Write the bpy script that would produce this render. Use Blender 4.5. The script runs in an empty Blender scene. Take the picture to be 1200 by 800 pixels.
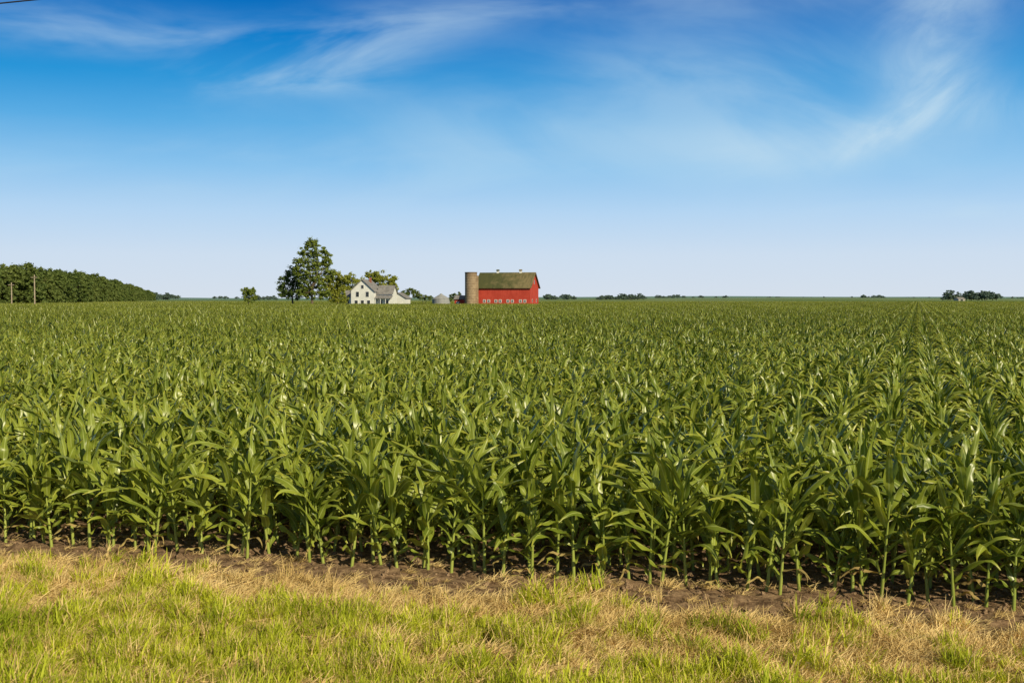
import bpy, bmesh, math, random
import numpy as np
from mathutils import Vector, noise as mnoise

random.seed(7)
scene = bpy.context.scene
F = 1400.0          # focal length in photo pixels
CAM_H = 3.0

# ------------------------------------------------------------------ helpers
def link(o, parent=None):
    scene.collection.objects.link(o)
    if parent is not None:
        o.parent = parent
    return o

def mk_mesh(name, verts, faces, mats=(), midx=None, uvs=None, smooth=False):
    me = bpy.data.meshes.new(name)
    me.from_pydata([tuple(v) for v in verts], [], [tuple(int(i) for i in f) for f in faces])
    for m in mats:
        me.materials.append(m)
    if midx is not None:
        me.polygons.foreach_set("material_index", np.asarray(midx, dtype=np.int32))
    if uvs is not None:
        uvl = me.uv_layers.new(name="UVMap")
        uvl.data.foreach_set("uv", np.asarray(uvs, dtype=np.float32).ravel())
    if smooth:
        me.polygons.foreach_set("use_smooth", np.ones(len(me.polygons), dtype=bool))
    me.update()
    return me

def new_mat(name):
    m = bpy.data.materials.new(name)
    m.use_nodes = True
    nt = m.node_tree
    b = nt.nodes["Principled BSDF"]
    return m, nt, b

def nd(nt, t, **kw):
    n = nt.nodes.new(t)
    for k, v in kw.items():
        setattr(n, k, v)
    return n

def setin(node, key, val, nt):
    s = node.inputs[key]
    if isinstance(val, bpy.types.NodeSocket):
        nt.links.new(val, s)
    elif val is not None:
        s.default_value = val

def math_(nt, op, a, b=None, c=None, clamp=False):
    n = nd(nt, "ShaderNodeMath", operation=op)
    n.use_clamp = clamp
    setin(n, 0, a, nt)
    if b is not None: setin(n, 1, b, nt)
    if c is not None: setin(n, 2, c, nt)
    return n.outputs[0]

def mixc(nt, fac, a, b, blend='MIX'):
    n = nd(nt, "ShaderNodeMix", data_type='RGBA', blend_type=blend)
    n.clamp_factor = True
    def s(idx, v):
        if isinstance(v, bpy.types.NodeSocket): nt.links.new(v, n.inputs[idx])
        else: n.inputs[idx].default_value = v if isinstance(v, float) else (*v[:3], 1.0)
    s(0, fac); s(6, a); s(7, b)
    return n.outputs[2]

def maprange(nt, v, a, b, c=0.0, d=1.0, smooth=True):
    n = nd(nt, "ShaderNodeMapRange")
    n.interpolation_type = 'SMOOTHSTEP' if smooth else 'LINEAR'
    setin(n, 0, v, nt)
    n.inputs[1].default_value = a; n.inputs[2].default_value = b
    n.inputs[3].default_value = c; n.inputs[4].default_value = d
    return n.outputs[0]

def noise_(nt, vec, scale, detail=3.0, rough=0.55, dist=0.0, dim='3D'):
    n = nd(nt, "ShaderNodeTexNoise")
    n.noise_dimensions = dim
    if vec is not None: nt.links.new(vec, n.inputs["Vector"])
    n.inputs["Scale"].default_value = scale
    n.inputs["Detail"].default_value = detail
    n.inputs["Roughness"].default_value = rough
    n.inputs["Distortion"].default_value = dist
    return n.outputs[0]

def wpos(nt):
    return nd(nt, "ShaderNodeNewGeometry").outputs["Position"]

def simple_mat(name, col, col2=None, scale=3.0, rough=0.7, spec=0.3):
    m, nt, b = new_mat(name)
    tc = nd(nt, "ShaderNodeTexCoord").outputs["Object"]
    if col2 is not None:
        f = noise_(nt, tc, scale, 4.0, 0.6)
        f = maprange(nt, f, 0.35, 0.65)
        nt.links.new(mixc(nt, f, col, col2), b.inputs["Base Color"])
    else:
        b.inputs["Base Color"].default_value = (*col, 1)
    b.inputs["Roughness"].default_value = rough
    b.inputs["Specular IOR Level"].default_value = spec
    return m

def leaf_mat(name, dark, light, trans=0.25, rough=0.5, spec=0.4, midrib=None, big=0.02, transcol=None):
    m, nt, b = new_mat(name)
    oi = nd(nt, "ShaderNodeObjectInfo").outputs["Random"]
    pos = wpos(nt)
    f1 = noise_(nt, pos, big, 1.0, dim='2D')
    if midrib is not None:
        uv = nd(nt, "ShaderNodeTexCoord").outputs["UV"]
        sx = nd(nt, "ShaderNodeSeparateXYZ"); nt.links.new(uv, sx.inputs[0])
        rnd = math_(nt, 'DIVIDE', math_(nt, 'FLOOR', sx.outputs[0]), 8.0)      # per-leaf tint
        f = math_(nt, 'MULTIPLY_ADD', oi, 0.12, math_(nt, 'MULTIPLY', f1, 0.55))
        f = math_(nt, 'MULTIPLY_ADD', rnd, 0.55, f)
        f = maprange(nt, f, 0.18, 1.0, smooth=False)
    else:
        f2 = noise_(nt, pos, 1.0, 1.0)
        f = math_(nt, 'MULTIPLY_ADD', oi, 0.25, math_(nt, 'MULTIPLY', f1, 0.5))
        f = math_(nt, 'MULTIPLY_ADD', f2, 0.75, f)
        f = maprange(nt, f, 0.40, 1.05, smooth=False)
    col = mixc(nt, f, dark, light)
    if midrib is not None:
        d = math_(nt, 'ABSOLUTE', math_(nt, 'SUBTRACT', math_(nt, 'FRACT', sx.outputs[0]), 0.5))
        k = maprange(nt, d, 0.03, 0.09, 0.7, 0.0, smooth=False)
        col = mixc(nt, k, col, midrib)
        tip = maprange(nt, sx.outputs[1], 0.80, 1.0, 0.0, 0.7, smooth=False)
        col = mixc(nt, tip, col, (light[0]*1.6, light[1]*1.3, light[2]*1.3))
    nt.links.new(col, b.inputs["Base Color"])
    b.inputs["Roughness"].default_value = rough
    b.inputs["Specular IOR Level"].default_value = spec
    tr = nd(nt, "ShaderNodeBsdfTranslucent")
    tcol = mixc(nt, 1.0, col, transcol or (1.5, 1.5, 0.5), 'MULTIPLY')
    nt.links.new(tcol, tr.inputs[0])
    mx = nd(nt, "ShaderNodeMixShader"); mx.inputs[0].default_value = trans
    nt.links.new(b.outputs[0], mx.inputs[1]); nt.links.new(tr.outputs[0], mx.inputs[2])
    nt.links.new(mx.outputs[0], nt.nodes["Material Output"].inputs[0])
    return m

def source_coll(name, meshes):
    c = bpy.data.collections.new(name)
    for i, me in enumerate(meshes):
        o = bpy.data.objects.new("%s_%02d" % (name, i), me)
        c.objects.link(o)
    return c

def scatter(name, pts, rots, scls, idx, coll):
    pts = np.asarray(pts, dtype=np.float32).reshape(-1, 3)
    n = len(pts)
    me = bpy.data.meshes.new(name)
    me.vertices.add(n)
    me.vertices.foreach_set("co", pts.ravel())
    a = me.attributes.new("rot", 'FLOAT_VECTOR', 'POINT'); a.data.foreach_set("vector", np.asarray(rots, dtype=np.float32).ravel())
    a = me.attributes.new("scl", 'FLOAT_VECTOR', 'POINT'); a.data.foreach_set("vector", np.asarray(scls, dtype=np.float32).ravel())
    a = me.attributes.new("idx", 'INT', 'POINT'); a.data.foreach_set("value", np.asarray(idx, dtype=np.int32))
    me.update()
    o = link(bpy.data.objects.new(name, me))
    ng = bpy.data.node_groups.new(name + "_scatter", 'GeometryNodeTree')
    ng.interface.new_socket("Geometry", in_out='INPUT', socket_type='NodeSocketGeometry')
    ng.interface.new_socket("Geometry", in_out='OUTPUT', socket_type='NodeSocketGeometry')
    gi = ng.nodes.new("NodeGroupInput"); go = ng.nodes.new("NodeGroupOutput")
    iop = ng.nodes.new("GeometryNodeInstanceOnPoints")
    ci = ng.nodes.new("GeometryNodeCollectionInfo")
    ci.inputs["Collection"].default_value = coll
    ci.inputs["Separate Children"].default_value = True
    ci.inputs["Reset Children"].default_value = True
    def na(nm, t):
        q = ng.nodes.new("GeometryNodeInputNamedAttribute"); q.data_type = t
        q.inputs["Name"].default_value = nm
        return q.outputs["Attribute"]
    iop.inputs["Pick Instance"].default_value = True
    ng.links.new(gi.outputs[0], iop.inputs["Points"])
    ng.links.new(ci.outputs[0], iop.inputs["Instance"])
    ng.links.new(na("idx", 'INT'), iop.inputs["Instance Index"])
    ng.links.new(na("rot", 'FLOAT_VECTOR'), iop.inputs["Rotation"])
    ng.links.new(na("scl", 'FLOAT_VECTOR'), iop.inputs["Scale"])
    ng.links.new(iop.outputs[0], go.inputs[0])
    md = o.modifiers.new("scatter", 'NODES'); md.node_group = ng
    return o

# ------------------------------------------------------------------ layout
P0 = np.array([-6.3, 14.7]); P1 = np.array([4.93, 11.5])
E = (P1 - P0) / np.linalg.norm(P1 - P0)          # along the field edge
NC = np.array([E[1], -E[0]])                      # toward the road
if NC[1] > 0: NC = -NC
def sdist(x, y):                                   # + on the grass side
    return (x - P0[0]) * NC[0] + (y - P0[1]) * NC[1]

# ------------------------------------------------------------------ world
SUN_EL = math.radians(32)
SA = math.radians(38)
sun_h = np.array([math.sin(SA), -math.cos(SA)])
SUN_ROT = math.atan2(sun_h[0], sun_h[1])
world = bpy.data.worlds.new("World"); scene.world = world
world.use_nodes = True
nt = world.node_tree
bg = nt.nodes["Background"]
bg.inputs[1].default_value = 0.1
sky = nd(nt, "ShaderNodeTexSky"); sky.sky_type = 'NISHITA'
sky.sun_disc = False
sky.sun_elevation = SUN_EL; sky.sun_rotation = SUN_ROT
sky.altitude = 200; sky.air_density = 1.0; sky.dust_density = 1.0; sky.ozone_density = 1.0
gen = nd(nt, "ShaderNodeTexCoord").outputs["Generated"]
sp = nd(nt, "ShaderNodeSeparateXYZ"); nt.links.new(gen, sp.inputs[0])
az = math_(nt, 'ARCTAN2', sp.outputs[0], sp.outputs[1])
el = math_(nt, 'ARCSINE', sp.outputs[2])
ramp = nd(nt, "ShaderNodeValToRGB")
ef = math_(nt, 'DIVIDE', el, 0.6, clamp=True)
nt.links.new(ef, ramp.inputs[0])
def s2l(c):
    return tuple(((v/255.0)/12.92 if v/255.0 <= 0.04045 else (((v/255.0)+0.055)/1.055)**2.4) for v in c)
stops = [(0.0, (214, 224, 236)), (0.036, (205, 222, 240)), (0.071, (180, 213, 243)), (0.107, (138, 195, 238)),
         (0.143, (86, 171, 228)), (0.178, (34, 148, 216)), (0.214, (0, 124, 202)), (0.25, (0, 102, 184)), (0.6, (16, 70, 130))]
cr = ramp.color_ramp
cr.elements[0].position = 0.0; cr.elements[0].color = (*s2l(stops[0][1]), 1)
cr.elements[1].position = 1.0; cr.elements[1].color = (*s2l(stops[-1][1]), 1)
for p, c in stops[1:-1]:
    q = cr.elements.new(p / 0.6); q.color = (*s2l(c), 1)

# cirrus clouds
def gauss(px, py, rx, ry, tilt=0.0):
    a0 = math.atan((px - 600) / F); e0 = (350 - py) / F
    t = math.radians(tilt)
    dx = math_(nt, 'SUBTRACT', az, a0); dy = math_(nt, 'SUBTRACT', el, e0)
    u = math_(nt, 'ADD', math_(nt, 'MULTIPLY', dx, math.cos(t) * F / rx), math_(nt, 'MULTIPLY', dy, math.sin(t) * F / rx))
    v = math_(nt, 'ADD', math_(nt, 'MULTIPLY', dx, -math.sin(t) * F / ry), math_(nt, 'MULTIPLY', dy, math.cos(t) * F / ry))
    r2 = math_(nt, 'ADD', math_(nt, 'MULTIPLY', u, u), math_(nt, 'MULTIPLY', v, v))
    return math_(nt, 'EXPONENT', math_(nt, 'MULTIPLY', r2, -1.0))
def cvec(tilt, sx, sy, off=0.0):
    t = math.radians(tilt)
    u = math_(nt, 'MULTIPLY_ADD', az, math.cos(t) * sx, math_(nt, 'MULTIPLY', el, math.sin(t) * sx))
    v = math_(nt, 'MULTIPLY_ADD', az, -math.sin(t) * sy, math_(nt, 'MULTIPLY', el, math.cos(t) * sy))
    cb = nd(nt, "ShaderNodeCombineXYZ"); nt.links.new(u, cb.inputs[0]); nt.links.new(math_(nt, 'ADD', v, off), cb.inputs[1])
    return cb.outputs[0]
nA = maprange(nt, noise_(nt, cvec(6, 5.5, 20.0), 1.0, 5.0, 0.55, 0.35, '2D'), 0.32, 0.76)
nB = maprange(nt, noise_(nt, cvec(-14, 5.0, 13.0, 3.7), 1.0, 5.0, 0.55, 0.35, '2D'), 0.32, 0.74)
nC = maprange(nt, noise_(nt, cvec(38, 10.0, 16.0, 8.1), 1.0, 6.0, 0.60, 0.35, '2D'), 0.28, 0.70)
def wsum(lst):
    acc = None
    for w, g in lst:
        acc = math_(nt, 'MULTIPLY', g, w) if acc is None else math_(nt, 'MULTIPLY_ADD', g, w, acc)
    return acc
mA = wsum([(0.7, gauss(150, 64, 260, 26, -3)), (0.65, gauss(410, 62, 170, 34, 14)), (0.5, gauss(340, 104, 110, 13, 0)), (0.4, gauss(640, 14, 180, 20, 8)), (0.4, gauss(500, 205, 600, 40, 0)), (0.55, gauss(1120, 256, 170, 13, 0))])
mB = wsum([(0.65, gauss(830, 105, 230, 62, 0)), (0.5, gauss(660, 170, 280, 40, -8)), (0.72, gauss(960, 172, 170, 34, 0)), (0.35, gauss(870, 15, 200, 30, 0))])
mC = wsum([(1.05, gauss(1082, 100, 46, 52, 0)), (0.85, gauss(1035, 166, 65, 20, 25)), (0.75, gauss(1112, 8, 62, 60, 0)), (0.5, gauss(1165, 150, 80, 30, 0))])
cl = math_(nt, 'MULTIPLY', nA, mA)
cl = math_(nt, 'MULTIPLY_ADD', math_(nt, 'MULTIPLY_ADD', nB, 0.68, 0.32), mB, cl)
cl = math_(nt, 'MULTIPLY_ADD', math_(nt, 'MULTIPLY_ADD', nC, 0.65, 0.35), mC, cl)
cl = math_(nt, 'MULTIPLY', cl, 0.66, clamp=True)
skc = mixc(nt, cl, ramp.outputs[0], s2l((198, 224, 240)))
sc = nd(nt, "ShaderNodeVectorMath", operation='SCALE'); nt.links.new(skc, sc.inputs[0]); sc.inputs[3].default_value = 10.0
wgt = maprange(nt, el, 0.28, 0.6, 0.99, 0.0)
wgt = math_(nt, 'MULTIPLY', wgt, maprange(nt, el, -0.1, -0.01, 0.0, 1.0))
dim = nd(nt, "ShaderNodeVectorMath", operation='MULTIPLY'); nt.links.new(sky.outputs[0], dim.inputs[0]); dim.inputs[1].default_value = (0.70, 0.60, 0.43)
nt.links.new(mixc(nt, wgt, dim.outputs[0], sc.outputs[0]), bg.inputs[0])

sl = bpy.data.lights.new("sun", 'SUN'); sl.energy = 5.0; sl.angle = math.radians(0.55); sl.color = (1.0, 0.88, 0.60)
so = link(bpy.data.objects.new("sun", sl))
sd = Vector((sun_h[0]*math.cos(SUN_EL), sun_h[1]*math.cos(SUN_EL), math.sin(SUN_EL)))
so.rotation_euler = sd.to_track_quat('Z', 'Y').to_euler()
so.location = (30, -50, 40)

cam = bpy.data.cameras.new("camera"); cam.sensor_width = 36; cam.lens = 36 * F / 1200
cam.clip_end = 20000; cam.clip_start = 0.1
co = link(bpy.data.objects.new("camera", cam)); co.location = (0, 0, CAM_H)
co.rotation_euler = (math.radians(90) - math.atan(50 / F), 0, 0)
scene.camera = co
scene.view_settings.view_transform = 'Standard'; scene.view_settings.look = 'None'
scene.view_settings.exposure = 0; scene.view_settings.gamma = 1

# ------------------------------------------------------------------ ground
m, nt, b = new_mat("ground_soil_and_grass")
pos = wpos(nt)
spy = nd(nt, "ShaderNodeSeparateXYZ"); nt.links.new(pos, spy.inputs[0])
dv = nd(nt, "ShaderNodeVectorMath", operation='DOT_PRODUCT'); nt.links.new(pos, dv.inputs[0]); dv.inputs[1].default_value = (NC[0], NC[1], 0)
s_ = math_(nt, 'SUBTRACT', dv.outputs["Value"], float(P0 @ NC))
s_ = math_(nt, 'MULTIPLY_ADD', math_(nt, 'SUBTRACT', noise_(nt, pos, 1.3, 5.0, 0.6), 0.5), 1.6, s_)
soil = mixc(nt, maprange(nt, noise_(nt, pos, 9.0, 6.0, 0.65), 0.35, 0.65), (0.105, 0.063, 0.037), (0.32, 0.215, 0.13))
straw = mixc(nt, maprange(nt, noise_(nt, pos, 14.0, 5.0, 0.7), 0.35, 0.65), (0.18, 0.12, 0.05), (0.45, 0.34, 0.16))
gr = mixc(nt, maprange(nt, noise_(nt, pos, 5.0, 5.0, 0.7), 0.35, 0.65), (0.14, 0.13, 0.02), (0.32, 0.26, 0.07))
c1 = mixc(nt, maprange(nt, s_, 1.0, 1.6), soil, straw)
c2 = mixc(nt, maprange(nt, s_, 2.4, 3.3), c1, gr)
c3 = mixc(nt, maprange(nt, spy.outputs[1], 200, 340), c2, (0.07, 0.11, 0.03))
nt.links.new(c3, b.inputs["Base Color"]); b.inputs["Roughness"].default_value = 0.95; b.inputs["Specular IOR Level"].default_value = 0.1
bn = nd(nt, "ShaderNodeBump"); bn.inputs["Strength"].default_value = 0.8; bn.inputs["Distance"].default_value = 0.03
nt.links.new(noise_(nt, pos, 22.0, 5.0, 0.7), bn.inputs["Height"]); nt.links.new(bn.outputs[0], b.inputs["Normal"])
GM = m
xs = np.concatenate([[-6000, -2500, -1000, -400, -150, -60, -30, -18, -12], np.arange(-9, 9.01, 0.07), [12, 18, 30, 60, 150, 400, 1000, 2500, 6000]])
ys = np.concatenate([[-3000, -600, -100, -20, 0, 4], np.arange(6.5, 17.01, 0.07), [20, 26, 40, 80, 150, 300, 600, 1500, 3500, 9000]])
def gz(x, y):
    if abs(x) > 9.05 or y < 6.4 or y > 17.05: return 0.0
    f = min(1, (9.05 - abs(x)), (y - 6.4), (17.05 - y))
    s = sdist(x, y)
    amp = 0.045 if s < 1.1 else 0.025
    z = (mnoise.noise((x*1.1, y*1.1, 0))*1.3 + mnoise.noise((x*4, y*4, 3))*0.8 + mnoise.noise((x*9, y*9, 7))*0.6) * amp
    return z * max(0, f)
V = [(x, y, gz(x, y)) for y in ys for x in xs]
nx, ny = len(xs), len(ys)
Fc = [(j*nx+i, j*nx+i+1, (j+1)*nx+i+1, (j+1)*nx+i) for j in range(ny-1) for i in range(nx-1)]
link(bpy.data.objects.new("ground", mk_mesh("ground", V, Fc, [GM], smooth=True)))

# ------------------------------------------------------------------ corn
M_LEAF = leaf_mat("corn_leaf", (0.062, 0.112, 0.011), (0.295, 0.345, 0.045), trans=0.22, rough=0.35, spec=0.5, midrib=(0.44, 0.50, 0.16))
M_STEM = leaf_mat("corn_stalk", (0.19, 0.25, 0.035), (0.34, 0.39, 0.08), trans=0.03, rough=0.5)
M_DEAD = leaf_mat("corn_dry_leaf", (0.30, 0.21, 0.08), (0.42, 0.33, 0.13), trans=0.2, rough=0.8, spec=0.1)

def corn_plant(rng, segs=9, stem_sides=6, height=1.5, detail=True, edge=False):
    V, Fq, UV, MI = [], [], [], []
    hs = height * 0.68
    lr = 0.13 if edge else 0.08
    lean = (rng.uniform(-lr, lr), rng.uniform(-lr, lr))
    rings = 6 if detail else 3
    for r in range(rings):
        t = r / (rings - 1)
        rad = ((0.020 if edge else 0.016) * (1 - t) + 0.007 * t) * (1.0 + (0.12 if r % 2 else 0))
        for k in range(stem_sides):
            a = 2*math.pi*k/stem_sides
            V.append((lean[0]*t + rad*math.cos(a), lean[1]*t + rad*math.sin(a), hs*t - 0.05))
    for r in range(rings-1):
        for k in range(stem_sides):
            k2 = (k+1) % stem_sides
            Fq.append((r*stem_sides+k, r*stem_sides+k2, (r+1)*stem_sides+k2, (r+1)*stem_sides+k))
            UV += [(0, 0)]*4; MI.append(1)
    nl = rng.randint(10, 13) if edge else rng.randint(11, 14)
    hb = rng.uniform(0.09, 0.17) if edge else 0.07
    phi0 = rng.uniform(0, 2*math.pi)
    for i in range(nl):
        t = i / (nl - 1.0)
        h0 = hs * (hb + (1-hb) * t)
        phi = phi0 + (math.pi if i % 2 else 0) + rng.uniform(-0.55, 0.55) + 0.12*i
        if t < 0.15: L = rng.uniform(0.32, 0.46)
        elif edge and t < 0.35: L = rng.uniform(0.5, 0.75)
        elif t > 0.85: L = rng.uniform(0.42, 0.60)
        else: L = rng.uniform(0.66, 0.98)
        L *= height/1.5
        Wd = rng.uniform(0.085, 0.12) * (0.65 if t < 0.15 else 1.0)
        if t > 0.82:
            th0, th1 = rng.uniform(0.1, 0.4), rng.uniform(0.4, 1.9)
        elif t > 0.45:
            th0, th1 = rng.uniform(0.25, 0.7), rng.uniform(1.3, 3.0)
        else:
            th0, th1 = rng.uniform(0.5, 0.95), rng.uniform(1.8, 3.1)
        dead = (t < 0.15 and rng.random() < 0.45)
        if dead: th0, th1, Wd = 1.2, 2.9, 0.035
        tw = rng.uniform(-1.2, 1.2); side_bend = rng.uniform(-0.7, 0.7)
        fold = rng.uniform(0.08, 0.26); ph = rng.uniform(0, 6.28); wa = rng.uniform(0.005, 0.016)
        bp = rng.uniform(1.1, 2.3)
        rnd = rng.randrange(0, 8)
        p = np.array([lean[0]*t*0.9, lean[1]*t*0.9, h0])
        ds = L / segs
        b0 = len(V)
        for k in range(segs+1):
            s = k / segs
            th = th0 + (th1 - th0) * s**bp
            pp = phi + side_bend * s*s
            d = np.array([math.sin(th)*math.cos(pp), math.sin(th)*math.sin(pp), math.cos(th)])
            sv = np.array([-math.sin(pp), math.cos(pp), 0.0])
            nv = np.cross(d, sv)
            a = tw * s
            sv2 = sv*math.cos(a) + nv*math.sin(a); nv2 = -sv*math.sin(a) + nv*math.cos(a)
            w = Wd * min(1.0, 0.45 + 2.0*s) * max(0.03, (1 - s**2.4))
            up = -nv2
            wv = math.sin(s*13+ph)*wa*2; wv2 = math.sin(s*11+ph+2)*wa*2
            V.append(tuple(p + sv2*w*0.5 + up*(fold*w + wv)))
            V.append(tuple(p))
            V.append(tuple(p - sv2*w*0.5 + up*(fold*w + wv2)))
            p = p + d*ds
        ua, um, ub = rnd + 0.02, rnd + 0.5, rnd + 0.98
        for k in range(segs):
            q = b0 + 3*k
            s0, s1 = k/segs, (k+1)/segs
            Fq.append((q, q+1, q+4, q+3)); UV += [(ua, s0), (um, s0), (um, s1), (ua, s1)]
            Fq.append((q+1, q+2, q+5, q+4)); UV += [(um, s0), (ub, s0), (ub, s1), (um, s1)]
            MI += [2 if dead else 0]*2
    return np.array(V), np.array(Fq), UV, MI

rng = random.Random(5)
def corn_block(name, rows, n, step, segs, sides, detail, rw=0.76, miss=0.03, edge=False):
    VV, FF, UU, MM = [], [], [], []; off = 0
    for r in range(rows):
        for j in range(n):
            if rng.random() < miss: continue
            hh = rng.uniform(1.10, 1.66) if edge else rng.uniform(1.22, 1.62)
            v, f, uv, mi = corn_plant(rng, segs=segs, stem_sides=sides, height=hh, detail=detail, edge=edge)
            x = (r - (rows-1)/2)*rw + rng.uniform(-.05, .05)*(2.4 if edge else 1); y = (j - (n-1)/2)*step + rng.uniform(-.06, .06)*(1.4 if edge else 1)
            v = v + np.array([x, y, 0])
            VV.append(v); FF.append(f + off); UU += uv; MM += mi; off += len(v)
    return mk_mesh(name, np.vstack(VV), np.vstack(FF), [M_LEAF, M_STEM, M_DEAD], MM, UU, smooth=True)
ROWS, RW, CL, NPR = 4, 0.76, 3.0, 17
PS = CL/NPR
strips = [corn_block("corn_strip_%02d" % i, 1, NPR, PS, 9, 6, True) for i in range(12)]
strips += [corn_block("corn_edge_strip_%02d" % i, 1, 15, CL/15, 10, 6, True, miss=0.06, edge=True) for i in range(8)]
patches = [corn_block("corn_patch_%02d" % i, ROWS, NPR, PS, 4, 3, False) for i in range(5)]

rd = np.array([476.0, 1400.0]); rd /= np.linalg.norm(rd)      # row direction
qd = np.array([rd[1], -rd[0]])
row_rot = -math.atan2(rd[0], rd[1])
HEAD = 7 * 0.76
pt, rt, st, it = [], [], [], []
def height_f(x, y):
    return 0.99 + 0.08*mnoise.noise((x*0.15, y*0.15, 1.0)) + 0.06*mnoise.noise((x*0.6, y*0.6, 2.0))
e_rot = -math.atan2(E[0], E[1])
for j in range(8):
    t = -16.0 + random.random()*2
    while t < 26:
        t += CL
        p = P0 + E*t - NC*(0.76*j)
        if abs(p[0]) < 0.5*p[1] + 4:
            pt.append((p[0], p[1], 0)); rt.append((0, 0, e_rot + (math.pi if random.random() < .5 else 0)))
            st.append((1, 1, height_f(p[0], p[1])*random.uniform(0.97, 1.03)))
            it.append(12 + random.randrange(8) if j < 2 else random.randrange(12))
CW = ROWS*RW
for a in range(-260, 261):
    for c in range(-120, 240):
        ctr = P0 + qd*(a*CW) + rd*(c*CL)
        x, y = ctr
        if y < 4 or y > 640 or abs(x) > 0.47*y + 12: continue
        if -100 < x < 32 and 352 < y < 470: continue
        d = math.hypot(x, y)
        if d > 55:
            pt.append((x, y, 0)); rt.append((0, 0, row_rot + (math.pi if random.random() < .5 else 0)))
            st.append((1, 1, height_f(x, y))); it.append(20 + random.randrange(5))
        else:
            for r in range(ROWS):
                p = ctr + qd*((r-1.5)*RW)
                if sdist(p[0], p[1]) < -HEAD - 0.6 - CL*0.5:
                    pt.append((p[0], p[1], 0)); rt.append((0, 0, row_rot + (math.pi if random.random() < .5 else 0)))
                    st.append((1, 1, height_f(p[0], p[1])*random.uniform(0.97, 1.03))); it.append(random.randrange(12))
comb = source_coll("corn_sources", strips + patches)
scatter("corn_field", pt, rt, st, it, comb)
print("corn:", len(pt))

# far crop canopy beyond the modelled plants
m, nt, b = new_mat("distant_crops")
pos = wpos(nt)
mp = nd(nt, "ShaderNodeMapping"); mp.inputs["Scale"].default_value = (0.004, 0.0016, 1); nt.links.new(pos, mp.inputs[0])
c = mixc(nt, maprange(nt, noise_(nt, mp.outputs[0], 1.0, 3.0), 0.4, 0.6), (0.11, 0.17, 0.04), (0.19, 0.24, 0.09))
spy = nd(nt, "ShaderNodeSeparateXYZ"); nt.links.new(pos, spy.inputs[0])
c = mixc(nt, maprange(nt, spy.outputs[1], 900, 3000), c, (0.15, 0.25, 0.21))  # aerial haze painted in: crop colour turns bluer with distance
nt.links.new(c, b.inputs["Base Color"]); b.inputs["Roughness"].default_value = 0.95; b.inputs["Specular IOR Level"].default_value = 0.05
V, Fc = [], []
yy = [470, 520, 600, 640, 700, 800, 950, 1100, 1300, 1600, 2000, 2500, 3000, 3600, 4500]
xx = np.linspace(-3500, 3500, 120)
for y in yy:
    for x in xx:
        z = 1.25 + 0.1*mnoise.noise((x*0.02, y*0.02, 0))
        if y < 640: z = 0.9
        if y >= 1600: z += max(0, mnoise.noise((x*0.0011, y*0.0006, 4.0)) + 0.45 + (0.15 if x > 0 else -0.1)) * (y-1300)/1000*4.5
        V.append((x, y, z))
n = len(xx)
Fc = [(j*n+i, j*n+i+1, (j+1)*n+i+1, (j+1)*n+i) for j in range(len(yy)-1) for i in range(n-1)]
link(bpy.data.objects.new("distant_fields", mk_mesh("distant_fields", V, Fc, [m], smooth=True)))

# ------------------------------------------------------------------ roadside grass
M_GG = leaf_mat("green_grass", (0.27, 0.34, 0.018), (0.60, 0.62, 0.055), trans=0.3, rough=0.6, spec=0.2, big=0.8)
M_DG = leaf_mat("dry_grass_blades", (0.52, 0.36, 0.13), (0.86, 0.68, 0.34), trans=0.2, rough=0.8, spec=0.1, big=0.8, transcol=(1.1, 1.0, 0.7))
def tuft(rng, n, h0, h1, spread, lie, mat_mix, w=0.006, segs=3):
    V, Fq, MI = [], [], []
    for _ in range(n):
        a = rng.uniform(0, 6.283); r = spread*math.sqrt(rng.random())
        p = np.array([r*math.cos(a), r*math.sin(a), rng.uniform(0, 0.012)])
        if lie: p[2] += rng.uniform(0.0, 0.04)
        ph = rng.uniform(0, 6.283); L = rng.uniform(h0, h1)
        th0 = rng.uniform(1.0, 1.6) if lie else rng.uniform(0.05, 0.5)
        th1 = th0 + (rng.uniform(-0.3, 0.3) if lie else rng.uniform(0.2, 1.4))
        b0 = len(V); ww = w*rng.uniform(0.7, 1.4)
        mi = 1 if rng.random() < mat_mix else 0
        sa = rng.uniform(0, 3.14)
        sv = np.array([-math.sin(ph), math.cos(ph), 0])*math.cos(sa*0.3) + np.array([0, 0, 1])*math.sin(sa*0.3)
        for k in range(segs+1):
            s = k/segs; th = th0 + (th1-th0)*s
            wk = ww*(1 - s**1.6)*0.5 + 0.0006
            V.append(tuple(p + sv*wk)); V.append(tuple(p - sv*wk))
            p = p + np.array([math.sin(th)*math.cos(ph), math.sin(th)*math.sin(ph), math.cos(th)])*L/segs
            if p[2] < 0.002: p[2] = 0.002
        for k in range(segs):
            q = b0+2*k; Fq.append((q, q+1, q+3, q+2)); MI.append(mi)
    return V, Fq, MI
gm = []
for i in range(4):
    v, f, mi = tuft(rng, 34, 0.07, 0.18, 0.07, False, 0.20, w=0.009); gm.append(mk_mesh("green_tuft_%d" % i, v, f, [M_GG, M_DG], mi))
for i in range(4):
    v, f, mi = tuft(rng, 34, 0.08, 0.22, 0.10, True, 0.97, w=0.007); gm.append(mk_mesh("straw_%d" % i, v, f, [M_GG, M_DG], mi))
for i in range(3):
    v, f, mi = tuft(rng, 24, 0.09, 0.24, 0.06, False, 0.90, w=0.007); gm.append(mk_mesh("dry_tuft_%d" % i, v, f, [M_GG, M_DG], mi))
for i in range(2):
    v, f, mi = tuft(rng, 30, 0.10, 0.24, 0.06, False, 0.02, w=0.016); gm.append(mk_mesh("weed_%d" % i, v, f, [M_GG, M_DG], mi))
gc = source_coll("grass_sources", gm)
gp, grt, gs, gidx = [], [], [], []
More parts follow.
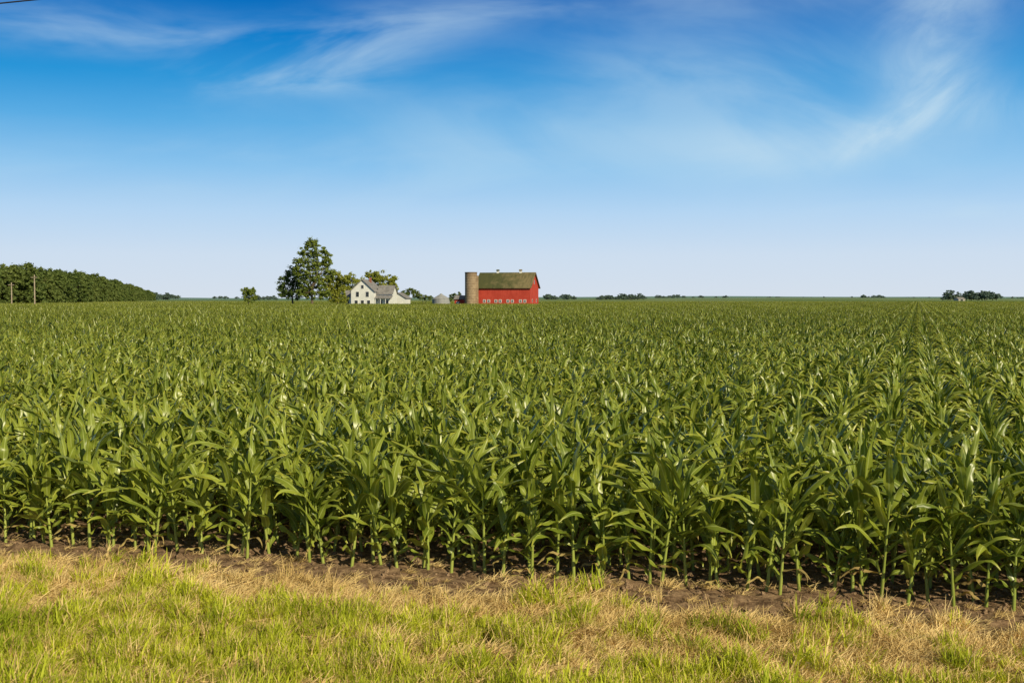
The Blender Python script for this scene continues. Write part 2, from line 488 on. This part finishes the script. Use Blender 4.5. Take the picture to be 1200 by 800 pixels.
def addg(x, y, i, s=1.0, zz=0.0):
    gp.append((x, y, gz(x, y)+zz)); grt.append((random.uniform(-.15, .15), random.uniform(-.15, .15), random.uniform(0, 6.283)))
    gs.append((s, s, s)); gidx.append(i)
for _ in range(34000):
    x = random.uniform(-8.8, 8.8); y = random.uniform(6.6, 16.5)
    s = sdist(x, y)
    if s < -0.2: continue
    n1 = mnoise.noise((x*0.7, y*0.7, 5)); n2 = mnoise.noise((x*2.3, y*2.3, 9)); n3 = mnoise.noise((x*6, y*6, 1))
    se = s + 0.35*n1 + 0.4*n2 + 0.35*n3 - 0.02*x
    if se < 0.98:
        if random.random() < 0.07: addg(x, y, random.randrange(4, 8), random.uniform(0.4, 0.8))
        continue
    if se < 1.35 and random.random() < 0.5: continue
    # more green to the left and near the road, drier to the right
    g = (se - 2.62 - 0.10*max(x, -3.5))*0.95 + n1*1.3 + n2*1.5 + n3*0.8
    pg = min(0.84, 1/(1+math.exp(-4.0*g)))
    clump = max(0.5, 1 + 1.1*n2 + 0.7*n3)
    if random.random() < pg:
        addg(x, y, random.randrange(0, 4), random.uniform(0.6, 1.15) * clump)
    else:
        if random.random() < 0.72: addg(x, y, random.randrange(4, 8), random.uniform(0.7, 1.15))
        else: addg(x, y, random.randrange(8, 11), random.uniform(0.5, 0.95)*clump)
for _ in range(240):
    x = random.uniform(-8, 8); y = random.uniform(7, 16); s = sdist(x, y)
    if 0.3 < s < 2.4 and mnoise.noise((x*0.9, y*0.9, 15)) > 0.1: addg(x, y, random.randrange(11, 13), random.uniform(0.3, 0.8))
scatter("roadside_grass", gp, grt, gs, gidx, gc)

# soil clods
M_CLOD = simple_mat("soil_clod", (0.14, 0.09, 0.055), (0.34, 0.235, 0.145), scale=2.0, rough=0.95, spec=0.05)
cm = []
for i in range(4):
    bm = bmesh.new(); bmesh.ops.create_icosphere(bm, subdivisions=2, radius=1.0)
    for v in bm.verts:
        k = 1 + 0.45*mnoise.noise(v.co*1.4 + Vector((i*7, 0, 0))) + 0.2*mnoise.noise(v.co*4 + Vector((0, i*5, 0)))
        v.co = Vector((v.co.x*k, v.co.y*k, v.co.z*k*0.6))
    me = bpy.data.meshes.new("clod_%d" % i); bm.to_mesh(me); bm.free(); me.materials.append(M_CLOD); cm.append(me)
cc = source_coll("clod_sources", cm)
cp, crt, cs, ci_ = [], [], [], []
for _ in range(18000):
    x = random.uniform(-8.8, 8.8); y = random.uniform(8.5, 17)
    s = sdist(x, y)
    if s < -2.2 or s > 1.8 or (s > 1.2 and random.random() < (s-1.2)*1.6): continue
    r = 0.006 + 0.035*random.random()**4
    cp.append((x, y, gz(x, y))); crt.append((random.random(), random.random(), random.uniform(0, 6.28))); cs.append((r, r, r)); ci_.append(random.randrange(4))
scatter("soil_clods", cp, crt, cs, ci_, cc)

# ------------------------------------------------------------------ trees
M_BARK = simple_mat("bark", (0.10, 0.075, 0.05), (0.17, 0.13, 0.09), scale=2.0, rough=0.9)
def tree_leaf(name, d, l, big=0.25):
    return leaf_mat(name, d, l, trans=0.3, rough=0.6, spec=0.2, big=big)
M_T1 = tree_leaf("cottonwood_leaves", (0.12, 0.17, 0.03), (0.25, 0.30, 0.06))
M_T2 = tree_leaf("maple_leaves", (0.065, 0.11, 0.03), (0.13, 0.18, 0.05))
M_T3 = tree_leaf("locust_leaves", (0.20, 0.24, 0.03), (0.34, 0.35, 0.06))
M_T4 = tree_leaf("forest_leaves", (0.070, 0.115, 0.028), (0.17, 0.21, 0.055), big=0.06)

def limb(V, Fq, MI, p0, p1, r0, r1, sides=6, segs=3, bend=0.3, rr=random):
    p0 = np.array(p0, float); p1 = np.array(p1, float)
    d = p1 - p0; L = np.linalg.norm(d); d = d/L
    u = np.cross(d, [0.3, 0.9, 0.1]); u /= np.linalg.norm(u); w = np.cross(d, u)
    off = (u*rr.uniform(-1, 1) + w*rr.uniform(-1, 1))*bend*L*0.2
    b0 = len(V)
    for k in range(segs+1):
        t = k/segs; c = p0 + (p1-p0)*t + off*math.sin(math.pi*t); r = r0 + (r1-r0)*t
        for q in range(sides):
            a = 2*math.pi*q/sides; V.append(tuple(c + (u*math.cos(a)+w*math.sin(a))*r))
    for k in range(segs):
        for q in range(sides):
            q2 = (q+1) % sides
            Fq.append((b0+k*sides+q, b0+k*sides+q2, b0+(k+1)*sides+q2, b0+(k+1)*sides+q)); MI.append(0)

def tree_mesh(name, trunk_h, trunk_r, blobs, leaf, n_sub, n_leaf, mat, seed):
    rr = random.Random(seed); V, Fq, MI = [], [], []
    top = (rr.uniform(-.3, .3), rr.uniform(-.3, .3), trunk_h)
    limb(V, Fq, MI, (0, 0, -0.2), top, trunk_r, trunk_r*0.6, 8, 4, 0.15, rr)
    for (bx, by, bz, rx, ry, rz) in blobs:
        limb(V, Fq, MI, (top[0], top[1], trunk_h*rr.uniform(0.75, 1.0)), (bx, by, bz), trunk_r*0.5, trunk_r*0.15, 5, 3, 0.6, rr)
        for s in range(n_sub):
            a = rr.uniform(0, 6.283); c = rr.uniform(-0.85, 1); sn = math.sqrt(max(0, 1-c*c)); R_ = rr.uniform(0.15, 1.0)**0.6
            cx, cy, cz = bx+rx*R_*sn*math.cos(a), by+ry*R_*sn*math.sin(a), bz+rz*R_*c
            sr = min(rx, rz)*rr.uniform(0.2, 0.42)
            if s % 5 == 0: limb(V, Fq, MI, (bx, by, bz), (cx, cy, cz), trunk_r*0.12, trunk_r*0.05, 3, 1, 0, rr)
            for l in range(n_leaf):
                g = [rr.gauss(0, 0.5) for _ in range(3)]
                p = np.array([cx+g[0]*sr, cy+g[1]*sr, cz+g[2]*sr*0.7])
                nrm = np.array([rr.gauss(0, .6)+g[0]*2.0, rr.gauss(0, .6)+g[1]*2.0, rr.gauss(0, .6)+0.5+g[2]*2])
                nrm /= np.linalg.norm(nrm)+1e-6
                u = np.cross(nrm, [rr.gauss(0, 1), rr.gauss(0, 1), rr.gauss(0, 1)]); u /= np.linalg.norm(u)+1e-6
                w = np.cross(nrm, u); z = leaf*rr.uniform(0.6, 1.3)
                b0 = len(V)
                V.extend([tuple(p+u*z*0.6), tuple(p+w*z*0.42), tuple(p-u*z*0.6), tuple(p-w*z*0.42)])
                Fq.append((b0, b0+1, b0+2, b0+3)); MI.append(1)
    return mk_mesh(name, V, Fq, [M_BARK, mat], MI)

def WX(px, D): return (px-600)/F*D
def WZ(py, D): return CAM_H + (350-py)/F*D

def px_tree(name, D, px_c, blobs_px, mat, leaf=0.42, n_sub=26, n_leaf=34, trunk_frac=0.35, trunk_r=0.4, seed=1, dy=1.0):
    k = D/F; bl = []; rr = random.Random(seed+99)
    for (bx, bz, rx, rz) in blobs_px:
        bl.append(((bx-px_c)*k, rr.uniform(-1, 1)*rx*k*0.5*dy, WZ(bz, D), rx*k, rx*k*dy, rz*k))
    top = max(q[2] for q in bl)
    me = tree_mesh(name, top*trunk_frac, trunk_r, bl, leaf, n_sub, n_leaf, mat, seed)
    o = link(bpy.data.objects.new(name, me)); o.location = (WX(px_c, D), D, 0)
    return o
px_tree("cottonwood_tree", 374, 366, [(367, 286, 8, 8), (360, 296, 10, 9), (374, 296, 10, 9), (384, 303, 6, 9), (352, 308, 9, 8), (366, 308, 13, 10), (379, 311, 10, 9), (349, 319, 8, 7), (366, 319, 12, 8),
        (358, 328, 11, 10), (376, 328, 13, 10), (388, 322, 6, 7), (367, 341, 15, 11), (355, 342, 9, 9), (380, 343, 9, 9)], M_T1, n_sub=26, n_leaf=44, trunk_r=0.5, seed=3, trunk_frac=0.3)
px_tree("maple_tree", 380, 343, [(343, 319, 9, 8), (335, 329, 9, 9), (348, 330, 10, 10), (331, 342, 8, 10), (344, 343, 12, 10), (355, 341, 8, 10)], M_T2, n_sub=28, n_leaf=44, seed=8)
px_tree("locust_tree", 385, 396, [(393, 324, 8, 8), (403, 328, 10, 8), (391, 338, 10, 10), (402, 341, 10, 10), (384, 332, 8, 11), (386, 345, 9, 9), (396, 348, 10, 8)], M_T3, n_sub=28, n_leaf=42, seed=12)
px_tree("locust_tree.001", 392, 415, [(413, 328, 9, 8), (421, 333, 9, 9), (410, 339, 9, 9), (419, 343, 8, 8)], M_T3, n_sub=28, n_leaf=40, seed=14)
px_tree("ash_tree", 398, 448, [(436, 323, 8, 6), (447, 325, 10, 8), (458, 329, 8, 8), (441, 334, 11, 8), (455, 338, 10, 9), (461, 336, 6, 8), (447, 344, 12, 7)], M_T3, n_sub=28, n_leaf=42, seed=21)
px_tree("yard_tree", 355, 404, [(401, 345, 4, 6), (406, 349, 4, 5), (402, 353, 6, 5)], M_T3, n_sub=18, n_leaf=30, leaf=0.34, seed=25, trunk_r=0.15)
px_tree("mulberry_tree", 362, 292, [(289, 341, 6, 6), (296, 342, 6, 6), (292, 349, 10, 8)], M_T1, n_sub=26, n_leaf=34, leaf=0.36, seed=31, trunk_r=0.2)
px_tree("shade_tree", 420, 478, [(473, 345, 6, 5), (481, 342, 7, 6), (489, 346, 7, 5)], M_T4, n_sub=22, n_leaf=30, seed=33, trunk_r=0.2)
px_tree("shade_tree.001", 430, 497, [(495, 348, 7, 4), (502, 349, 6, 4)], M_T4, n_sub=20, n_leaf=28, seed=35, trunk_r=0.2)
px_tree("shade_tree.002", 400, 536, [(531, 349, 5, 5), (537, 347, 5, 6)], M_T4, n_sub=20, n_leaf=28, seed=37, trunk_r=0.2)

# forest on the left
fm = []
for i in range(5):
    rr = random.Random(50+i); bl = []
    for k in range(5):
        a = k*1.3+rr.random(); bl.append((2.0*math.cos(a), 2.0*math.sin(a), rr.uniform(5.5, 9), 2.4, 2.4, 2.3))
    bl.append((0, 0, 10.3, 2.3, 2.3, 2.2)); bl.append((0.5, -2.2, 3.6, 2.6, 2.4, 2.4)); bl.append((-1.5, -2.2, 2.6, 2.4, 2.0, 2.4))
    fm.append(tree_mesh("forest_tree_%d" % i, 5.5, 0.25, bl, 0.58, 18, 28, M_T4, 60+i))
fc = source_coll("forest_sources", fm)
edge = [(-150, 300, 1.0), (-172, 400, 1.0), (-165, 415, 1.10), (-170, 455, 1.12), (-184, 520, 1.12), (-229, 700, 1.05), (-353, 1170, 0.85), (-480, 1600, 0.6)]
tp, tr_, ts, ti = [], [], [], []
for (x0, y0, s0), (x1, y1, s1) in zip(edge[:-1], edge[1:]):
    L = math.hypot(x1-x0, y1-y0)
    for _ in range(int(L*60/19)):
        t = random.random(); o = 60*random.random()
        x = x0+(x1-x0)*t - o; y = y0+(y1-y0)*t + random.uniform(-2, 2)
        if y < 385: continue
        s = (s0+(s1-s0)*t) * random.uniform(0.78, 1.06) * (1 + 0.16*mnoise.noise((x*0.04, y*0.04, 0)))
        tp.append((x, y, 0)); tr_.append((0, 0, random.uniform(0, 6.28))); ts.append((s*1.1, s*1.1, s)); ti.append(random.randrange(5))
scatter("forest", tp, tr_, ts, ti, fc)

# far tree lines, aerial haze painted into the bluish leaf colour
M_TF = leaf_mat("haze_tinted_leaves", (0.085, 0.13, 0.115), (0.14, 0.20, 0.16), trans=0.1, rough=0.9, spec=0.05)
ff = []
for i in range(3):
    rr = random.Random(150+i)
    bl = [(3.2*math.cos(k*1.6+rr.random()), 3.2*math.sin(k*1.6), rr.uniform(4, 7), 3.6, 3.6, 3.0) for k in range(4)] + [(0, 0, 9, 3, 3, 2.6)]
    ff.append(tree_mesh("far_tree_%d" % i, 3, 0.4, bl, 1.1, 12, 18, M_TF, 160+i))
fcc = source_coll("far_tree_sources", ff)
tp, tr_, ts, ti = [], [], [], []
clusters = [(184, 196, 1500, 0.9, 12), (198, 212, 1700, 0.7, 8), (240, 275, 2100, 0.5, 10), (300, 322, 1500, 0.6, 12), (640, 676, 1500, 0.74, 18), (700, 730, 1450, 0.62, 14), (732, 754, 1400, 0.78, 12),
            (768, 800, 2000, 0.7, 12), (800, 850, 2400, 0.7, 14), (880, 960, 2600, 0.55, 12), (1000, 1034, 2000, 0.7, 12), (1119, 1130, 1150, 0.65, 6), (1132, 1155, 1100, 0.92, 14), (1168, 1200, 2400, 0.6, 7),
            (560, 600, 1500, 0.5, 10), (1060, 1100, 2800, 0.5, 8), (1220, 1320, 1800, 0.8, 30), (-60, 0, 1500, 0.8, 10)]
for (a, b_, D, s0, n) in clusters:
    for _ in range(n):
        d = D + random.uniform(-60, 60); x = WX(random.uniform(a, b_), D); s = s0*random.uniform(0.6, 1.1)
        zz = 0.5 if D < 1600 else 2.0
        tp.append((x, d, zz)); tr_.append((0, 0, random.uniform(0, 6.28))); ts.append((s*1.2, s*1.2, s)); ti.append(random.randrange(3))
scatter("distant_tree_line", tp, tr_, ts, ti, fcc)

# ------------------------------------------------------------------ buildings
def empty(name, loc, rz=0.0):
    e = bpy.data.objects.new(name, None); link(e); e.location = loc; e.rotation_euler = (0, 0, rz); e.empty_display_size = 1.0
    return e
def part(name, verts, faces, mat, parent, smooth=False):
    return link(bpy.data.objects.new(name, mk_mesh(name, verts, faces, [mat], smooth=smooth)), parent)
def boxv(x0, x1, y0, y1, z0, z1):
    v = [(x0, y0, z0), (x1, y0, z0), (x1, y1, z0), (x0, y1, z0), (x0, y0, z1), (x1, y0, z1), (x1, y1, z1), (x0, y1, z1)]
    f = [(0, 3, 2, 1), (4, 5, 6, 7), (0, 1, 5, 4), (1, 2, 6, 5), (2, 3, 7, 6), (3, 0, 4, 7)]
    return v, f
def boxes(name, bs, mat, parent):
    V, Fq = [], []
    for b in bs:
        v, f = boxv(*b); o = len(V); V += v; Fq += [tuple(i+o for i in q) for q in f]
    return part(name, V, Fq, mat, parent)
def gable_body(name, x0, x1, y0, y1, h, ridge, axis, mat, parent, z0=0.0):
    if axis == 'X':
        ym = (y0+y1)/2
        v = [(x0, y0, z0), (x1, y0, z0), (x1, y1, z0), (x0, y1, z0), (x0, y0, h), (x1, y0, h), (x1, y1, h), (x0, y1, h), (x0, ym, ridge), (x1, ym, ridge)]
        f = [(0, 1, 5, 4), (2, 3, 7, 6), (1, 2, 6, 9, 5), (3, 0, 4, 8, 7), (4, 5, 9, 8), (6, 7, 8, 9), (0, 3, 2, 1)]
    else:
        xm = (x0+x1)/2
        v = [(x0, y0, z0), (x1, y0, z0), (x1, y1, z0), (x0, y1, z0), (x0, y0, h), (x1, y0, h), (x1, y1, h), (x0, y1, h), (xm, y0, ridge), (xm, y1, ridge)]
        f = [(0, 1, 5, 8, 4), (2, 3, 7, 9, 6), (1, 2, 6, 5), (3, 0, 4, 7), (5, 6, 9, 8), (7, 4, 8, 9), (0, 3, 2, 1)]
    return part(name, v, f, mat, parent)
def gable_roof(name, x0, x1, y0, y1, h, ridge, axis, mat, parent, over=0.5, th=0.18):
    V, Fq = [], []
    if axis == 'X': lo, hi, m_, a0, a1 = y0, y1, (y0+y1)/2, x0-over, x1+over
    else: lo, hi, m_, a0, a1 = x0, x1, (x0+x1)/2, y0-over, y1+over
    sl = (ridge-h)/(m_-lo)
    for (e, sg) in ((lo, -1), (hi, 1)):
        ee = e + sg*over; ze = h - sl*over
        prof = [(ee, ze+0.02), (m_, ridge+0.02), (m_, ridge+0.02+th), (ee, ze+0.02+th)]
        o = len(V)
        for a in (a0, a1):
            for (q, z) in prof: V.append((a, q, z) if axis == 'X' else (q, a, z))
        Fq += [(o, o+1, o+2, o+3), (o+4, o+7, o+6, o+5), (o, o+4, o+5, o+1), (o+2, o+6, o+7, o+3), (o+3, o+7, o+4, o)]
    return part(name, V, Fq, mat, parent)

def board_mat(name, c1, c2, freq=6.0):
    m, nt, b = new_mat(name)
    tc = nd(nt, "ShaderNodeTexCoord").outputs["Object"]
    mp = nd(nt, "ShaderNodeMapping"); mp.inputs["Scale"].default_value = (freq, freq, 0.25); nt.links.new(tc, mp.inputs[0])
    f = maprange(nt, noise_(nt, mp.outputs[0], 1.0, 4.0, 0.6), 0.3, 0.7)
    f2 = maprange(nt, noise_(nt, tc, 0.35, 3.0), 0.35, 0.7)
    f = math_(nt, 'MULTIPLY_ADD', f, 0.6, math_(nt, 'MULTIPLY', f2, 0.4))
    nt.links.new(mixc(nt, f, c1, c2), b.inputs["Base Color"]); b.inputs["Roughness"].default_value = 0.75; b.inputs["Specular IOR Level"].default_value = 0.2
    return m
M_RED = board_mat("red_barn_boards", (0.38, 0.040, 0.024), (0.55, 0.078, 0.050))
M_WHITE = simple_mat("white_paint", (0.78, 0.78, 0.75), (0.68, 0.68, 0.65), scale=0.8, rough=0.6)
M_TRIM = simple_mat("weathered_trim", (0.55, 0.50, 0.46), (0.42, 0.34, 0.30), scale=0.8, rough=0.8)
M_GLASS = simple_mat("window_glass", (0.03, 0.035, 0.045), rough=0.15, spec=0.6)
m, nt, b = new_mat("mossy_shingle_roof")
tc = nd(nt, "ShaderNodeTexCoord").outputs["Object"]
sx = nd(nt, "ShaderNodeSeparateXYZ"); nt.links.new(tc, sx.inputs[0])
ff1 = math_(nt, 'MULTIPLY_ADD', noise_(nt, tc, 0.45, 4.0, 0.6), 1.0, math_(nt, 'MULTIPLY', sx.outputs[0], 0.03))
c = mixc(nt, maprange(nt, ff1, 0.35, 0.75), (0.080, 0.086, 0.036), (0.20, 0.165, 0.085))
mp = nd(nt, "ShaderNodeMapping"); mp.inputs["Scale"].default_value = (2.2, 0.3, 0.3); nt.links.new(tc, mp.inputs[0])
c = mixc(nt, maprange(nt, noise_(nt, mp.outputs[0], 1.0, 3.0), 0.45, 0.7, 0.0, 0.5), c, (0.055, 0.06, 0.033))
nt.links.new(c, b.inputs["Base Color"]); b.inputs["Roughness"].default_value = 0.9; b.inputs["Specular IOR Level"].default_value = 0.1
M_ROOF = m

DB = 378.0
barn = empty("red_barn", (WX(595, DB), DB, 0), math.radians(-14))
L2, W2, HW, HR = 8.6, 6.0, 6.6, 11.1
gable_body("walls", -L2, L2, -W2, W2, HW, HR, 'X', M_RED, barn)
gable_roof("roof", -L2, L2, -W2, W2, HW, HR, 'X', M_ROOF, barn, over=0.55)
wins = [-6.0, -4.6, -2.3, -0.9, 1.6, 3.0, 5.6, 7.0]
boxes("window_frames", [(x-0.46, x+0.46, -W2-0.06, -W2+0.02, 1.8, 2.75) for x in wins], M_WHITE, barn)
boxes("window_panes", [(x-0.32, x+0.32, -W2-0.075, -W2-0.03, 1.95, 2.24) for x in wins] + [(x-0.32, x+0.32, -W2-0.075, -W2-0.03, 2.32, 2.6) for x in wins], M_GLASS, barn)
boxes("gable_window_frames", [(L2-0.02, L2+0.06, -3.4, -2.4, 1.9, 2.9), (L2-0.02, L2+0.06, 2.4, 3.4, 1.9, 2.9), (L2-0.02, L2+0.06, -0.5, 0.5, 7.6, 8.8)], M_TRIM, barn)
boxes("gable_window_panes", [(L2+0.02, L2+0.075, -3.2, -2.6, 2.05, 2.75), (L2+0.02, L2+0.075, 2.6, 3.2, 2.05, 2.75), (L2+0.02, L2+0.075, -0.4, 0.4, 7.7, 8.7)], M_GLASS, barn)
for cx in (-3.2, 4.2):
    gable_body("cupola", cx-0.35, cx+0.35, -0.35, 0.35, HR+0.75, HR+1.05, 'X', M_WHITE, barn, z0=HR-0.2)
    gable_roof("cupola_roof", cx-0.35, cx+0.35, -0.35, 0.35, HR+0.75, HR+1.05, 'X', M_ROOF, barn, over=0.12, th=0.06)

def cyl(name, r, z0, z1, mat, parent, r2=None, n=32, cap=True, x=0, y=0):
    r2 = r if r2 is None else r2
    V = [(x+r*math.cos(2*math.pi*k/n), y+r*math.sin(2*math.pi*k/n), z0) for k in range(n)] + [(x+r2*math.cos(2*math.pi*k/n), y+r2*math.sin(2*math.pi*k/n), z1) for k in range(n)]
    Fq = [(k, (k+1) % n, n+(k+1) % n, n+k) for k in range(n)]
    if cap: Fq.append(tuple(range(n, 2*n))); Fq.append(tuple(reversed(range(n))))
    return part(name, V, Fq, mat, parent)
m, nt, b = new_mat("concrete_staves")
tc = nd(nt, "ShaderNodeTexCoord").outputs["Object"]
sx = nd(nt, "ShaderNodeSeparateXYZ"); nt.links.new(tc, sx.inputs[0])
f = maprange(nt, noise_(nt, tc, 0.8, 5.0, 0.65), 0.35, 0.65)
c = mixc(nt, f, (0.24, 0.17, 0.105), (0.36, 0.27, 0.17))
c = mixc(nt, maprange(nt, sx.outputs[2], 8.2, 11.0, 0.0, 0.45), c, (0.20, 0.14, 0.09))
nt.links.new(c, b.inputs["Base Color"]); b.inputs["Roughness"].default_value = 0.9
M_CONC = m
M_HOOP = simple_mat("rusty_hoops", (0.16, 0.11, 0.075), rough=0.8)
DS = 372.0
silo = empty("concrete_silo", (WX(552, DS), DS, 0))
cyl("wall", 1.88, 0, 11.2, M_CONC, silo)
for k in range(14): cyl("hoop_%d" % k, 1.91, 0.6+k*0.78, 0.66+k*0.78, M_HOOP, silo)
cyl("rim", 1.96, 11.0, 11.25, M_HOOP, silo)
boxes("chute", [(1.5, 2.3, 0.2, 1.1, 0, 10.2)], M_CONC, silo)

# farmhouse
DH = 366.0
M_SH = simple_mat("grey_shingles", (0.17, 0.165, 0.165), (0.26, 0.25, 0.25), scale=1.0, rough=0.9)
M_SID = simple_mat("white_siding", (0.74, 0.74, 0.71), (0.66, 0.66, 0.64), scale=0.7, rough=0.7)
M_BRK = simple_mat("chimney_brick", (0.28, 0.11, 0.07), rough=0.9)
house = empty("white_farmhouse", (WX(430, DH), DH, 0), math.radians(-10))
gable_body("main_walls", -3.6, 3.6, -4.5, 4.5, 5.4, 8.7, 'Y', M_SID, house)
gable_roof("main_roof", -3.6, 3.6, -4.5, 4.5, 5.4, 8.7, 'Y', M_SH, house, over=0.4)
gable_body("side_wing_walls", 3.62, 8.6, -2.2, 3.2, 4.6, 6.9, 'X', M_SID, house)
gable_roof("side_wing_roof", 4.05, 8.6, -2.2, 3.2, 4.6, 6.9, 'X', M_SH, house, over=0.35)
gable_body("left_wing_walls", -6.6, -3.62, -2.6, 3.0, 3.5, 5.4, 'X', M_SID, house)
gable_roof("left_wing_roof", -6.6, -4.05, -2.6, 3.0, 3.5, 5.4, 'X', M_SH, house, over=0.35)
v = [(3.65, -2.25, 4.0), (8.9, -2.25, 4.0), (8.9, -4.3, 3.2), (3.65, -4.3, 3.2), (3.65, -2.25, 3.85), (8.9, -2.25, 3.85), (8.9, -4.3, 3.05), (3.65, -4.3, 3.05)]
part("porch_roof", v, [(3, 2, 1, 0), (4, 5, 6, 7), (0, 1, 5, 4), (2, 3, 7, 6), (1, 2, 6, 5), (3, 0, 4, 7)], M_SH, house)
boxes("porch_posts", [(x-0.08, x+0.08, -4.2, -4.04, 0, 3.04) for x in (3.9, 5.5, 7.1, 8.7)], M_WHITE, house)
hw = [(-2.4, 1.0), (-0.45, 1.0), (1.5, 1.0), (-2.0, 3.6), (1.1, 3.6)]
boxes("window_frames", [(x-0.1, x+1.0, -4.56, -4.48, z-0.1, z+1.6) for x, z in hw] + [(-0.5, 0.5, -4.56, -4.48, 6.0, 7.2)] + [(4.6, 5.6, -2.26, -2.18, 1, 2.6), (6.6, 7.6, -2.26, -2.18, 1, 2.6)] + [(-5.7, -4.7, -2.66, -2.58, 1.2, 2.7)], M_WHITE, house)
boxes("window_panes", [(x, x+0.9, -4.58, -4.52, z, z+1.5) for x, z in hw] + [(-0.38, 0.38, -4.58, -4.52, 6.1, 7.1)] + [(4.7, 5.5, -2.28, -2.22, 1.1, 2.5), (6.7, 7.5, -2.28, -2.22, 1.1, 2.5)] + [(-5.6, -4.8, -2.68, -2.62, 1.3, 2.6)], M_GLASS, house)
boxes("chimney", [(0.6, 1.2, 0.5, 1.1, 7.2, 9.5)], M_BRK, house)
g = empty("white_garage", (WX(469, 385), 385, 0), math.radians(-10))
gable_body("walls", -2.6, 2.6, -3, 3, 3.2, 4.8, 'Y', M_SID, g); gable_roof("roof", -2.6, 2.6, -3, 3, 3.2, 4.8, 'Y', M_SH, g, over=0.3)
boxes("garage_door", [(-1.5, 1.5, -3.05, -2.98, 0, 2.3)], M_WHITE, g)

M_GALV = simple_mat("galvanised_steel", (0.27, 0.28, 0.29), (0.34, 0.345, 0.35), scale=1.0, rough=0.6)
gb = empty("grain_bin", (WX(517, 412), 412, 0))
cyl("wall", 3.1, 0, 2.9, M_GALV, gb); cyl("cone_roof", 3.2, 2.9, 4.6, M_GALV, gb, r2=0.35); cyl("cap", 0.35, 4.6, 4.8, M_GALV, gb)
for k in range(3): cyl("rib_%d" % k, 3.13, 0.6+k*0.7, 0.66+k*0.7, M_GALV, gb, cap=False)
sh = empty("red_shed", (WX(541, 388), 388, 0), math.radians(-14))
gable_body("walls", -1.8, 1.4, -2.0, 2.0, 2.9, 3.9, 'X', M_RED, sh); gable_roof("roof", -1.8, 1.4, -2.0, 2.0, 2.9, 3.9, 'X', M_SH, sh, over=0.3)
boxes("door", [(-1.2, -0.2, -2.05, -1.98, 0, 2.1)], M_WHITE, sh)
# small distant farmstead building
e = empty("farm_shed", (WX(1124, 1060), 1060, 0), math.radians(20))
gable_body("walls", -3.5, 3.5, -3, 3, 2.6, 4.2, 'X', M_TRIM, e); gable_roof("roof", -3.5, 3.5, -3, 3, 2.6, 4.2, 'X', M_SH, e, over=0.4)
boxes("door", [(-1.3, 1.3, -3.06, -2.97, 0, 2.2)], M_GLASS, e)

# utility poles
M_POLE = simple_mat("weathered_pole", (0.42, 0.35, 0.26), (0.32, 0.26, 0.19), scale=1.5, rough=0.9)
for (px, D, top) in ((14, 350, 331), (41, 330, 322)):
    e = empty("utility_pole", (WX(px, D), D, 0))
    h = WZ(top, D)
    cyl("pole", 0.21, -0.2, h, M_POLE, e, r2=0.14, n=10)
    boxes("crossarm", [(-0.9, 0.9, -0.28, -0.16, h-0.8, h-0.66)], M_POLE, e)
    for q in (-0.8, 0, 0.8): cyl("insulator", 0.05, h-0.655, h-0.48, M_GLASS, e, n=8, x=q, y=-0.22)

# overhead wire crossing the top-left corner of the view
cu = bpy.data.curves.new("power_line", 'CURVE'); cu.dimensions = '3D'; cu.bevel_depth = 0.012
s = cu.splines.new('POLY'); s.points.add(24)
for k in range(25):
    t = (k-12)*1.6
    s.points[k].co = (-8.4 + t, 20.0, 7.90 + 0.10*t + 0.0006*t*t, 1)
mw = simple_mat("black_cable", (0.02, 0.02, 0.02), rough=0.6); cu.materials.append(mw)
link(bpy.data.objects.new("power_line", cu))
